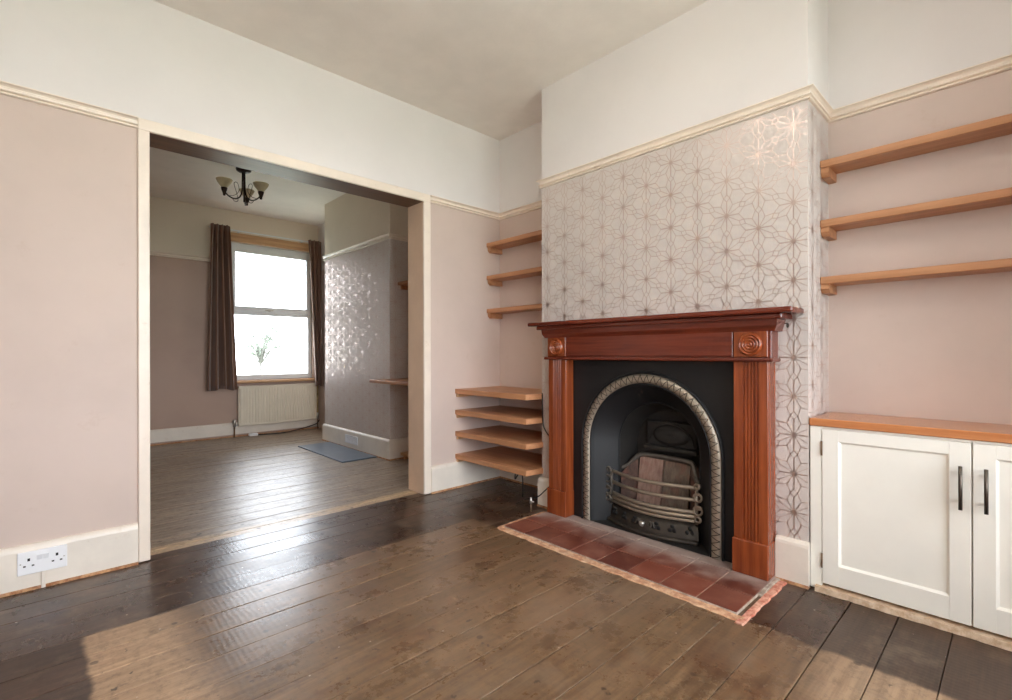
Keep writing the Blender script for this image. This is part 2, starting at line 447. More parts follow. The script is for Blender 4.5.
# far wall with the window hole
WX0, WX1, WZ0, WZ1 = 1.60, 2.62, .68, 2.36
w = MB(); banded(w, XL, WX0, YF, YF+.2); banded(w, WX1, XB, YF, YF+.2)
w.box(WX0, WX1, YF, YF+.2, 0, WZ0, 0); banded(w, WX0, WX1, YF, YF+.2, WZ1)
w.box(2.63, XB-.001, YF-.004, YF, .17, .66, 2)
struct(w, 'wall_far', [M['pink_shaded'], M['white_shaded'], M['damp']], 'shaded mauve far wall around the window of the back room', 'wall')
# bay wall behind the photographer
w = MB(); banded(w, XL, BX0, YW-.12, YW); banded(w, BX1, XB, YW-.12, YW); banded(w, BX0, BX1, YW-.12, YW, 2.48)
w.box(BX0-.12, BX1+.12, BY-.1, BY, 0, .5, 0); w.box(BX0-.12, BX1+.12, BY-.1, BY, 2.4, ZC, 1)
for xx in (BX0-.12, BX1):
    w.box(xx, xx+.12, BY, YW-.12, 0, .5, 0); w.box(xx, xx+.12, BY, YW-.12, 2.4, ZC, 1)
struct(w, 'wall_bay', [M['pink'], M['white']], 'bay window wall at the front of the house', 'wall')
b = MB()
for xx in (BX0-.12, BX0+.78, BX0+1.66, BX1+.04): b.box(xx, xx+.08, BY-.09, BY-.02, .5, 2.4)
b.box(BX0-.12, BX1+.12, BY-.09, BY-.02, .5, .56); b.box(BX0-.12, BX1+.12, BY-.09, BY-.02, 2.34, 2.4); b.box(BX0-.12, BX1+.12, BY-.09, BY-.02, 1.75, 1.82)
for xx in (BX0-.1, BX1+.03):
    b.box(xx, xx+.07, BY-.02, YW-.12, .5, .56); b.box(xx, xx+.07, BY-.02, YW-.12, 2.34, 2.4); b.box(xx, xx+.07, YW-.2, YW-.12, .5, 2.4)
bw = struct(b, 'window_2', M['upvc'], 'white bay window at the front of the house', 'window')
g = MB(); g.box(BX0-.1, BX1+.1, BY-.06, BY-.055, .55, 2.35); g.build('pane', M['glass'], bw)

# chimney breast of the front room, papered, with the fire opening left open
def chimney(name, X, y0, y1, hole, us, vs, side_low, label):
    m = MB(); zt = .10; zz = ZR+.005
    def fq(ya, yb, za, zb, mi): m.add([(X, ya, za), (X, yb, za), (X, yb, zb), (X, ya, zb)], [(0, 1, 2, 3)], mi)
    if hole:
        ha, hb, hz = hole
        fq(y0, ha, 0, zz, 0); fq(hb, y1, 0, zz, 0); fq(ha, hb, hz, zz, 0)
        m.add([(X, ha, 0), (XB, ha, 0), (XB, ha, hz), (X, ha, hz)], [(0, 1, 2, 3)], 2)
        m.add([(X, hb, 0), (XB, hb, 0), (XB, hb, hz), (X, hb, hz)], [(0, 1, 2, 3)], 2)
        m.add([(X, ha, hz), (XB, ha, hz), (XB, hb, hz), (X, hb, hz)], [(0, 1, 2, 3)], 2)
    else: fq(y0, y1, 0, zz, 0)
    fq(y0, y1, zz, ZC, 1)
    for yy in (y0, y1):
        m.add([(X, yy, 0), (XB, yy, 0), (XB, yy, zz), (X, yy, zz)], [(0, 1, 2, 3)], 0)
        m.add([(X, yy, zz), (XB, yy, zz), (XB, yy, ZC), (X, yy, ZC)], [(0, 1, 2, 3)], 1)
    foil(m, lambda u, v: (X-.0006, u, v), y0, y1, .15, zz-.03, us, vs, 3, hole=hole)
    foil(m, lambda u, v: (u, y0-.0006, v), X, XB, side_low, zz-.03, X+.06, vs+.05, 3)
    return struct(m, name, [M['paper'], M['white'] if hole else M['white_shaded'], M['hole'], M['foil']], label, 'wall', fix=False)
chimney('wall_fireplace', XC, CY0, CY1, (.97, 1.82, .90), .683, .643, .15, 'chimney breast in rose foil star wallpaper above the fireplace')
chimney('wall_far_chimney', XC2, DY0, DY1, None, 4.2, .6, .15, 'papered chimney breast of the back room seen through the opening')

# picture rails
RAIL = [(0, ZR-.018), (.010, ZR-.018), (.014, ZR-.015), (.013, ZR-.011), (.004, ZR-.008), (.004, ZR-.005), (.016, ZR-.002), (.017, ZR+.002), (.012, ZR+.005), (.009, ZR+.008), (.011, ZR+.016), (.019, ZR+.023), (.027, ZR+.026), (.027, ZR+.030), (0, ZR+.032)]
def rail(name, path, label):
    m = MB(); m.sweep(path, RAIL); return struct(m, name, M['gloss'], label, 'picture rail')
rail('trim_1', [(XL, YA), (.323, YA)], 'cream picture rail left of the opening')
rail('trim_2', [(2.0, YA), (XB, YA), (XB, CY1), (XC, CY1), (XC, CY0), (XB, CY0), (XB, YW)], 'cream picture rail around the fireplace chimney breast and alcoves')
rail('trim_4', [(XL, YF), (1.50, YF)], 'cream picture rail left of the far curtains')
rail('trim_3', [(XB, DY1), (XC2, DY1), (XC2, DY0), (XB, DY0), (XB, YA2)], 'cream picture rail of the back room')
# skirting boards with a scuffed unpainted foot
SK = [(0, .008), (.022, .008), (.022, .168), (.019, .180), (.012, .19), (0, .192)]
FT = [(0, -.002), (.027, -.002), (.026, .010), (.021, .012), (0, .012)]
def skirt(name, path, label, sk=SK):
    m = MB(); m.sweep(path, sk, 0); m.sweep(path, FT, 1); return struct(m, name, [M['skirt'], M['rawedge']], label, 'skirting board')
skirt('baseboard_left', [(XL, YA), (.321, YA)], 'white skirting board left of the opening below the pink wall')
skirt('baseboard_alcove', [(2.003, YA), (XB, YA), (XB, CY1), (XC, CY1), (XC, 2.03)], 'white skirting board right of the opening and round the left alcove')
skirt('baseboard_fireplace', [(XC, .752), (XC, .6225)], 'short white skirting between the mantelpiece and the cabinet')
skirt('baseboard_far', [(XL, YF), (XB, YF)], 'cream skirting along the far wall under the radiator', [(0, .03), (.02, .03), (.02, .155), (.014, .17), (0, .172)])
skirt('baseboard_far_chimney', [(XB, DY1), (XC2, DY1), (XC2, DY0), (XB, DY0)], 'deep cream skirting round the far chimney breast')

# opening lining and casing
m = MB()
m.bbox(.323, OX0, YA-.016, YA+.001, 0.004, OZ, .003, 0); m.bbox(OX1, 2.003, YA-.016, YA+.001, 0.004, OZ, .003, 0)
m.bbox(.323, 2.003, YA-.016, YA+.001, OZ, OZ+.056, .003, 0)
m.box(OX0-.012, OX0, YA, YA2+.004, 0.002, OZ, 1); m.box(OX1, OX1+.012, YA, YA2+.004, 0.002, OZ, 1)
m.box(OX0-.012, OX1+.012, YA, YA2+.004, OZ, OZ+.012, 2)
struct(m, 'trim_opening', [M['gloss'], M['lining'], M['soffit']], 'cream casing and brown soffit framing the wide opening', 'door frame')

# far window
b = MB(); y0, y1 = YF+.055, YF+.115
def ring(mb, xa, xb, za, zb, wl, wr, wb, wt, ya, yb, mi=0):
    mb.bbox(xa, xa+wl, ya, yb, za, zb, .004, mi); mb.bbox(xb-wr, xb, ya, yb, za, zb, .004, mi)
    mb.bbox(xa+wl, xb-wr, ya+.001, yb-.001, za, za+wb, .004, mi); mb.bbox(xa+wl, xb-wr, ya+.001, yb-.001, zb-wt, zb, .004, mi)
win = tag(bpy.data.objects.new('window_1', None), 'bright far window with white frame and top hung sash', 'window', kind='structure'); C.objects.link(win); win.location = (2.1, YF, .7)
ring(b, WX0, WX1, WZ0, WZ1, .055, .05, .06, .055, y0, y1)
b.bbox(WX0+.05, WX1-.05, y0, y1, 1.485, 1.535, .004); b.build('window_frame', M['upvc'], win)
b = MB(); ring(b, WX0+.03, WX1-.03, 1.525, WZ1-.03, .055, .05, .065, .08, y0-.025, y1-.03)
sash = b.build('window_sash', M['upvc'], win)
h = MB(); h.bbox(2.02, 2.12, y0-.045, y0-.025, 1.545, 1.562, .005); h.bbox(2.055, 2.085, y0-.036, y0-.02, 1.536, 1.575, .004); h.build('handle', M['chrome'], sash)
g = MB(); g.box(WX0+.05, WX1-.05, y0+.025, y0+.03, WZ0+.05, 1.49); g.build('pane', M['glass'], win)
g = MB(); g.box(WX0+.08, WX1-.08, y0+.015, y0+.02, 1.58, WZ1-.09); g.build('pane', M['glass'], sash)
s_ = MB(); s_.bbox(1.56, 2.66, YF-.07, YF+.06, .645, .675, .006); s_.build('window_sill', M['pinewood'], win)
hb = MB(); hb.bbox(1.56, 2.66, YF-.022, YF-.001, 2.36, 2.465, .004); struct(hb, 'trim_window_head', M['pinewood'], 'bare wooden board above the far window between the curtains', 'window trim')

# ------------------------------------------------------------------ hearth
hx0, hx1, hy0, hy1 = 1.915, XC+.02, .748, 2.045
hearth = thing('hearth', 'red quarry tile hearth with chipped brick edging before the fireplace', 'hearth', (2.1, 1.394, 0))
m = MB(); m.box(hx0, XC, hy0, hy1, -.0005, .009); m.build('mortar_bed', M['mortar'], hearth)
m = MB(); ny = 8; tw = (hy1-hy0)/ny; rows = [hx0, 2.09, 2.262, XC]
for r in range(3):
    for k in range(ny):
        g = .0022; m.bbox(rows[r]+g, rows[r+1]-g, hy0+k*tw+g, hy0+(k+1)*tw-g, .002, .0125+random.uniform(-.0006, .0006), .0015)
m.build('tiles', M['tile'], hearth)
def ragged(mb, axis, a0, a1, b0, b1, zt, n, j, mi=0):
    """strip with an uneven, chipped outline and top"""
    V = []; F = []
    for i in range(n+1):
        s = a0+(a1-a0)*i/n; p = b0+random.uniform(-j, j); q = b1+random.uniform(-j*.3, j*.3); z = zt+random.uniform(-.0012, .0015)
        for (bb, zz) in ((p, 0), (p+.004, z), (q-.003, z+random.uniform(-.001, .001)), (q, 0)):
            V.append((bb, s, zz) if axis == 'Y' else (s, bb, zz))
    for i in range(n):
        for k in range(3): F.append((i*4+k, i*4+k+1, i*4+5+k, i*4+4+k))
    F += [(0, 1, 2, 3), (n*4, n*4+1, n*4+2, n*4+3)]
    mb.add(V, F, mi)
m = MB(); ragged(m, 'Y', hy0-.03, hy1+.02, hx0-.042, hx0, .005, 46, .006); ragged(m, 'X', hx0-.02, 2.28, hy1, hy1+.03, .006, 16, .005)
m.build('mortar_edge', m_brick_old('pale_mortar_edge', (176, 124, 92), (218, 178, 142)), hearth)
m = MB(); ragged(m, 'X', hx0-.06, XC-.03, hy0-.046, hy0-.014, .005, 18, .003); m.build('brick_edge', M['redbrick'], hearth)
m = MB(); ragged(m, 'X', 2.13, XC-.02, hy0-.018, hy0+.002, .008, 10, .004); m.build('cement_fillet', M['mortar'], hearth)

# ------------------------------------------------------------------ mantelpiece
FX = 2.275                       # leg front
mant = thing('mantelpiece', 'polished mahogany mantelpiece with fluted legs around the black fireplace', 'mantelpiece', (XC, 1.394, .0125))
HZ = .0134
def leg(ya, yb):
    m = MB(); n = 5; yc = (ya+yb)/2; span = (yb-ya)*.50; z0, z1 = .165, .965
    pts = [(ya, FX)]
    # reeded front, five shallow flutes
    f0 = yc-span/2; fw = span/n
    prof = [(ya, FX+.002), (ya+.002, FX)]
    for k in range(n):
        s = f0+k*fw
        for j in range(7):
            a = PI*j/6; prof.append((s+fw/2-fw*.40*math.cos(a), FX+.007*math.sin(a)))
    prof += [(yb-.002, FX), (yb, FX+.002), (yb, XC), (ya, XC)]
    V = [(x, y, z) for z in (z0, z1) for (y, x) in prof]; k = len(prof)
    m.add(V, [(i, (i+1) % k, k+(i+1) % k, k+i) for i in range(k)] + [tuple(range(k)), tuple(range(k, 2*k))])
    o = m.build('leg', M['mahog'], mant)
    p = MB(); p.bbox(FX-.012, XC-.001, ya-.004, yb+.004, HZ, .166, .003); p.build('plinth_block', M['mahog'], o)
leg(.757, .902); leg(1.884, 2.024)
m = MB(); m.bbox(FX+.006, XC-.001, .745, 2.036, .968, 1.10, .002)
fr = m.build('frieze', M['mahogY'], mant)
m = MB(); m.bbox(FX-.004, FX+.012, .905, 1.882, .985, 1.10, .002); m.build('frieze_panel', M['mahogY'], fr)
for ya, yb in ((.757, .90), (1.886, 2.028)):
    yc = (ya+yb)/2; zc = 1.038
    m = MB(); m.bbox(FX-.003, FX+.012, ya, yb, .982, 1.10, .002)
    R = .050; prof = [(R+.002, 0.), (R+.001, -.005)]
    for k in range(4):
        r1 = R*(1-k/4.0); r0 = R*(1-(k+1)/4.0)
        for j in range(1, 6):
            a = PI*j/6; prof.append((r1+(r0-r1)*j/6, -.001-.013*math.sin(a)))
    prof.append((.001, -.008))
    m.lathe(prof, (FX-.0025, yc, zc), 'X', 40); m.build('roundel', M['mahog'], fr)
LM = [(0, .958), (.094, .958), (.103, .962), (.107, .969), (.103, .976), (.096, .981), (0, .984)]
m = MB(); m.sweep([(XC-.001, 2.045), (XC-.001, .736)], [(o, z) for o, z in LM])
# returns
m2 = MB(); m2.bbox(XC-.112, XC-.001, .733, 2.048, .961, .979, .006, 0, 2); m2.build('lower_moulding', M['mahogY'], mant)
m2 = MB()
m2.add(*(lambda y0, y1: ([(XC-.001, y0, 1.095), (XC-.098, y0, 1.095), (XC-.112, y0-.012, 1.118), (XC-.116, y0-.015, 1.148), (XC-.001, y0-.015, 1.148),
                          (XC-.001, y1, 1.095), (XC-.098, y1, 1.095), (XC-.112, y1+.012, 1.118), (XC-.116, y1+.015, 1.148), (XC-.001, y1+.015, 1.148)],
                         [(0, 1, 2, 3, 4), (9, 8, 7, 6, 5), (0, 5, 6, 1), (1, 6, 7, 2), (2, 7, 8, 3), (3, 8, 9, 4)]))(.728, 2.05))
m2.build('cornice', M['mahogY'], mant)
m2 = MB(); m2.bbox(XC-.138, XC-.001, .688, 2.088, 1.146, 1.168, .004)
for k in range(9): m2.box(XC-.132+k*.014, XC-.126+k*.014, .684, .690, 1.147, 1.166)
m2.build('bed_moulding', M['mahogY'], mant)
m2 = MB(); m2.bbox(XC-.166, XC-.0005, .642, 2.138, 1.168, 1.192, .008, 0, 3); m2.build('mantel_shelf', M['mahogY'], mant)
m2 = MB(); m2.tube([(XC-.045, .706, 1.128+.006*0)]+[(XC-.045+.009*math.sin(a), .694, 1.128-.009+.009*math.cos(a)+0.0) for a in [k*PI/6 for k in range(0, 12)]], .0025, 8)
m2.build('hook', M['bronze'], mant)

# ------------------------------------------------------------------ cast iron fireplace
IX = 2.345; AY, AZ, RO, RI = 1.394, .478, .424, .352
fire = thing('cast_iron_fireplace', 'black cast iron arched fireplace with open grate inside the mahogany surround', 'fireplace', (IX+.1, AY, HZ))
def arch(R, zc=AZ, n=40, zb=HZ, yc=AY):
    """open arch from bottom left foot over the top to the right foot: (y, z, ny, nz)"""
    P = [(yc+R, zb+(zc-zb)*k/8, 1, 0) for k in range(8)]
    P += [(yc+R*math.cos(PI*k/n), zc+R*math.sin(PI*k/n), math.cos(PI*k/n), math.sin(PI*k/n)) for k in range(n+1)]
    P += [(yc-R, zb+(zc-zb)*(7-k)/8, -1, 0) for k in range(8)]
    return P
# face plate: flat sheet with the arch cut out
m = MB(); A = arch(RI+.01); yl, yr, zt = 1.885, .90, .962
for a, b2 in zip(A[:-1], A[1:]):
    if abs(a[0]-b2[0]) < 1e-6: continue
    m.add([(IX, a[0], a[1]), (IX, b2[0], b2[1]), (IX, b2[0], zt), (IX, a[0], zt)], [(0, 1, 2, 3)])
for ya, yb in ((AY+RI+.01, yl), (yr, AY-RI-.01)):
    m.add([(IX, ya, HZ), (IX, yb, HZ), (IX, yb, zt), (IX, ya, zt)], [(0, 1, 2, 3)])
for v in range(1):
    m.box(IX, IX+.02, yl-.006, yl, HZ, zt); m.box(IX, IX+.02, yr, yr+.006, HZ, zt); m.box(IX, IX+.02, yr, yl, zt-.006, zt)
m.build('face_plate', M['iron'], fire)
# arched band: bead, convex field with zigzag relief, inner bead
def arch_sweep(mb, prof, mi=0, R=RI):
    A = arch(R); k = len(prof)
    V = [(IX-h, y+ny*o, z+nz*o) for (y, z, ny, nz) in A for (o, h) in prof]
    F = [(i*k+j, i*k+j+1, (i+1)*k+j+1, (i+1)*k+j) for i in range(len(A)-1) for j in range(k-1)]
    mb.add(V, F, mi, True)
m = MB()
arch_sweep(m, [(.072, -.002), (.072, .009), (.068, .015), (.063, .015), (.059, .009), (.059, .004)], 1)
arch_sweep(m, [(.059, .004), (.056, .008), (.046, .0155), (.034, .018), (.022, .0165), (.011, .010), (.009, .004)], 0)
arch_sweep(m, [(.009, .004), (.008, .008), (.003, .010), (0, .006), (-.004, -.004), (-.010, -.012)], 1)
band = m.build('arch_band', [M['steel'], M['iron']], fire)
# zigzag
m = MB(); Ls = AZ-HZ; tot = 2*Ls+PI*RI; nt = 58
def onband(s, o):
    if s < Ls: y, z, ny, nz = AY+RI, HZ+s, 1, 0
    elif s < Ls+PI*RI: t = (s-Ls)/RI; y, z, ny, nz = AY+RI*math.cos(t), AZ+RI*math.sin(t), math.cos(t), math.sin(t)
    else: y, z, ny, nz = AY-RI, AZ-(s-Ls-PI*RI), -1, 0
    hh = .0182-.0085*((o-.034)/.023)**2
    return Vector((IX-hh-.0006, y+ny*o, z+nz*o))
for k in range(nt):
    s0 = (k+.04)*tot/nt; sm = (k+.5)*tot/nt; s1 = (k+.96)*tot/nt
    for a, b2 in (((s0, .0135), (sm, .0535)), ((sm, .0535), (s1, .0135))):
        m.tube([onband(a[0]+(b2[0]-a[0])*t, a[1]+(b2[1]-a[1])*t) for t in (0, .25, .5, .75, 1)], .0017, 5)
m.build('zigzag_relief', M['groove'], band)
# splayed cheeks from the arch back to the firebox mouth
DX = 2.475; RB = .242
m = MB(); A = arch(RI-.006); B = arch(RB)
mid = [[(IX+.008+(DX-IX-.008)*t, a[0]+(b2[0]-a[0])*t, a[1]+(b2[1]-a[1])*t) for a, b2 in zip(A, B)] for t in (0, .06, .9, 1)]
n = len(A)
for r in range(3):
    m.add(mid[r]+mid[r+1], [(i, i+1, n+i+1, n+i) for i in range(n-1)], 0, True)
for o_, x_ in ((.010, .0),):
    Bd = arch(RB+.004); m.tube([(DX-.004, y, z) for y, z, _, _ in Bd], .005, 8)
m.build('splayed_cheek', M['iron'], fire)
# firebox
m = MB(); B2 = arch(RB-.03, AZ-.02); XK = 2.615
m.add([(DX, a[0], a[1]) for a in B]+[(XK, a[0], a[1]) for a in B2], [(i, i+1, n+i+1, n+i) for i in range(n-1)], 0, True)
m.add([(XK, a[0], a[1]) for a in B2], [tuple(range(n))], 0)
m.add([(DX-.14, AY+RI, HZ+.001), (XK, AY+RB, HZ+.001), (XK, AY-RB, HZ+.001), (DX-.14, AY-RI, HZ+.001)], [(0, 1, 2, 3)], 0)
m.build('firebox', M['soot'], fire)
# smoke hood panel with a raised oval
m = MB(); hy_ = 1.365; m.bbox(2.545, 2.605, hy_-.16, hy_+.16, .445, .468, .004); m.bbox(2.57, 2.605, hy_-.15, hy_+.15, .468, .61, .006)
m.lathe([(.0, -.022), (.03, -.021), (.06, -.014), (.075, -.003), (.078, .004)], (2.57, hy_, .535), 'X', 28)
for v_i in range(len(m.v)-28*5, len(m.v)):
    x, y, z = m.v[v_i]; m.v[v_i] = (x, hy_+(y-hy_)*1.45, .535+(z-.535)*.78)
m.tube([(2.566, hy_+.135*math.cos(a), .485+.115*math.sin(a)) for a in [k*PI/16 for k in range(17)]], .005, 6)
m.build('smoke_hood', M['soot'], fire)
# rim of the basket
def cr(P, n=8):
    P = [Vector(p) for p in P]; o = []
    for i in range(len(P)-1):
        a = P[i-1] if i else P[i]*2-P[i+1]; b_, c_ = P[i], P[i+1]; d = P[i+2] if i+2 < len(P) else P[i+1]*2-P[i]
        for k in range(n):
            t = k/n; o.append(.5*((2*b_)+(-a+c_)*t+(2*a-5*b_+4*c_-d)*t*t+(-a+3*b_-3*c_+d)*t**3))
    return o+[P[-1]]
basket = MB()
rim = cr([(2.462, 1.665, .305), (2.49, 1.650, .318), (2.515, 1.612, .335), (2.535, 1.575, .378), (2.55, 1.54, .405), (2.552, 1.45, .408), (2.552, 1.33, .408), (2.55, 1.245, .404), (2.548, 1.222, .385), (2.53, 1.205, .345), (2.49, 1.165, .312), (2.462, 1.145, .305)])
basket.tube(rim, .015, 8)
basket.build('basket_rim', M['rimiron'], fire)
for ya, yb, xo, mt in ((1.398, 1.545, .0, 'firebrick'), (1.24, 1.392, .006, 'firebrick_grey')):
    m = MB()
    m.add([(2.50+xo, ya, .12), (2.50+xo, yb, .12), (2.545+xo, yb, .395), (2.545+xo, ya, .395), (2.575, ya, .12), (2.575, yb, .12), (2.575, yb, .395), (2.575, ya, .395)],
          [(0, 1, 2, 3), (4, 5, 6, 7), (0, 1, 5, 4), (3, 2, 6, 7), (0, 3, 7, 4), (1, 2, 6, 5)])
    m.build('firebrick', M[mt], fire)
for sgn in (1, -1):
    m = MB(); yo, yi = AY+sgn*.245, AY+sgn*.16
    m.add([(2.47, yo-sgn*.012, .12), (2.53, yi, .12), (2.54, yi, .385), (2.47, yo-sgn*.012, .29), (2.49, yo+sgn*.0, .12), (2.56, yi+sgn*.03, .12), (2.56, yi+sgn*.03, .385), (2.49, yo, .29)],
          [(0, 1, 2, 3), (4, 5, 6, 7), (0, 1, 5, 4), (3, 2, 6, 7), (0, 3, 7, 4), (1, 2, 6, 5)])
    m.build('firebrick', M['firebrick_dark'], fire)
# bottom grate
m = MB()
for k in range(13):
    yy = AY-.21+k*.035; m.bbox(2.40+.06*abs(yy-AY)/.21, 2.53, yy-.007, yy+.007, .128, .146, .002)
m.build('bottom_grate', M['soot'], fire)
# front bars, bowed outwards
def bow(z, ex=0., k=20, yr_=.262, bulge=.070, x0=2.440):
    return [(x0-bulge*math.cos(PI/2*t)-ex, AY+.014+yr_*t, z) for t in [(-1+2*i/k) for i in range(k+1)]]
for z, r in ((.305, .0105), (.242, .0105)):
    m = MB(); m.tube(bow(z), r, 10); m.build('front_bar', M['barmetal'], fire)
m = MB(); m.tube(bow(.178), .011, 10); m.tube(bow(.155, .003), .011, 10); m.tube(bow(.133, .004), .009, 10); m.build('bottom_rail', M['barmetal'], fire)
def scroll(sgn):
    yy = AY+.014+sgn*.258; m = MB()
    m.tube([(2.43, yy, .118), (2.43, yy, .318)], .009, 8)
    for zc, rr, dy in ((.318, .012, .014), (.262, .020, .020), (.196, .022, .022), (.150, .014, .02)):
        m.tube([(2.415, yy+sgn*dy*.7+rr*math.cos(a), zc+rr*math.sin(a)) for a in [k*PI/7 for k in range(14)]], .0065, 7, closed=True)
    m.bbox(2.41, 2.44, min(yy, yy+sgn*.03), max(yy, yy+sgn*.03), .20, .215, .003)
    m.build('hinge_scroll', M['rimiron'] if sgn > 0 else M['barmetal'], fire)
scroll(1); scroll(-1)
# ash pan cover, bowed, with trefoil piercings and a knob
m = MB(); top = bow(.126, -.004, 28); bot = bow(HZ+.02, .012, 28, .266); n = len(top)
m.add(top+[(x+.008, y, z) for x, y, z in top]+bot+[(x+.008, y, z) for x, y, z in bot],
      [(i, i+1, 2*n+i+1, 2*n+i) for i in range(n-1)]+[(n+i, n+i+1, 3*n+i+1, 3*n+i) for i in range(n-1)]+[(i, i+1, n+i+1, n+i) for i in range(n-1)], 0, True)
m.tube(bow(HZ+.012, .020, 28, .270), .012, 8); m.tube(bow(.034, .014, 28, .267), .005, 6)
cover = m.build('ash_pan_cover', M['covermetal'], fire)
def oncover(t, z):
    f = (.126-z)/(.126-HZ-.02); x = (2.440-.070*math.cos(PI/2*t))+.004*(1-f)-.012*f
    return Vector((x-.001, AY+.014+(.262+.004*f)*t, z))
for t in (-.86, -.55, -.25, .25, .55, .86):
    m = MB()
    for dt, dz in ((0, .013), (-.042, -.007), (.042, -.007)):
        c0 = oncover(t+dt, .078+dz)
        m.lathe([(.0115, -.0012), (.011, -.003), (.0005, -.003)], c0, 'X', 12)
    m.build('trefoil_piercing', M['hole'], cover)
for s in (-1, 1):
    m = MB()
    m.tube([oncover(s*(.10+.015*math.sin(k*.9))+s*k*.011, .080+.016*math.sin(k*1.2))+Vector((-.003, 0, 0)) for k in range(10)], .004, 6)
    m.build('cast_scrollwork', M['rimiron'], cover)
m = MB(); c0 = oncover(0.02, .08); m.lathe([(.006, .0), (.006, -.012), (.013, -.016), (.016, -.024), (.012, -.032), (.001, -.034)], c0, 'X', 18); m.build('knob', M['chrome'], cover)

# ------------------------------------------------------------------ alcove shelves
def wall_shelf(y0, y1, z, th, x0, label, group, btn, mats='oak', btn_y=None, cw=.14):
    o = thing('shelf', label, 'shelf', (XB, (y0+y1)/2, z-th), group)
    m = MB(); m.bbox(x0, XB-.0005, y0, y1, z-th, z, .0025); m.build('board', M[mats], o)
    for yy in btn:
        m = MB(); m.add([(x0+.012, yy, z-th), (x0+.012, yy, z-th-.022), (x0+.03, yy, z-th-.04), (XB-.0005, yy, z-th-.04), (XB-.0005, yy, z-th),
                         (x0+.012, yy+.032, z-th), (x0+.012, yy+.032, z-th-.022), (x0+.03, yy+.032, z-th-.04), (XB-.0005, yy+.032, z-th-.04), (XB-.0005, yy+.032, z-th)],
                        [(0, 1, 2, 3, 4), (9, 8, 7, 6, 5), (0, 1, 6, 5), (1, 2, 7, 6), (2, 3, 8, 7), (3, 4, 9, 8), (4, 0, 5, 9)])
        m.build('bracket_batten', M[mats], o)
    return o
SX = 2.542
for z, nm in ((1.866, 'top'), (1.598, 'middle'), (1.342, 'lowest')):
    pos = {'top': 'topmost of the three, below the picture rail', 'middle': 'second of the three', 'lowest': 'lowest of the three'}[nm]
    wall_shelf(YW+.02, CY0-.001, z, .032, SX, 'long oak shelf above the white cabinet, '+pos, 'oak shelves above the cabinet', (CY0-.033,))
for z, nm in ((1.873, 'top'), (1.614, 'middle'), (1.352, 'lowest')):
    pos = {'top': 'topmost of its three', 'middle': 'middle of its three', 'lowest': 'lowest of its three'}[nm]
    wall_shelf(CY1+.001, YA-.0005, z, .033, SX, 'narrow oak shelf high in the alcove left of the fireplace, '+pos, 'narrow oak shelves in the left alcove', (YA-.033,))
LX = 2.228
for z, nm in ((.736, 'topmost'), (.580, 'second from the top'), (.420, 'third from the top'), (.250, 'lowest, nearest the floor')):
    o = thing('deep_shelf', 'deep oak shelf beside the mantelpiece left leg, %s of the four' % nm, 'shelf', (2.45, 2.54, z-.037), 'deep oak shelves low in the left alcove')
    m = MB()
    P = [(LX, YA-.0005), (XB-.0005, YA-.0005), (XB-.0005, CY1+.002), (XC-.002, CY1+.002), (XC-.002, CY1-.012), (LX, CY1+.012)]
    m.add([(x, y, z-.036) for x, y in P]+[(x, y, z) for x, y in P], [tuple(range(6)), tuple(range(6, 12))]+[(i, (i+1) % 6, 6+(i+1) % 6, 6+i) for i in range(6)])
    bd = m.build('board', M['oak'], o); bv = bd.modifiers.new('Bevel', 'BEVEL'); bv.width = .002; bv.segments = 1
    m = MB(); m.bbox(LX+.01, XB-.001, YA-.022, YA-.0005, z-.06, z-.036, .002); m.build('batten', M['pinewood'], o)

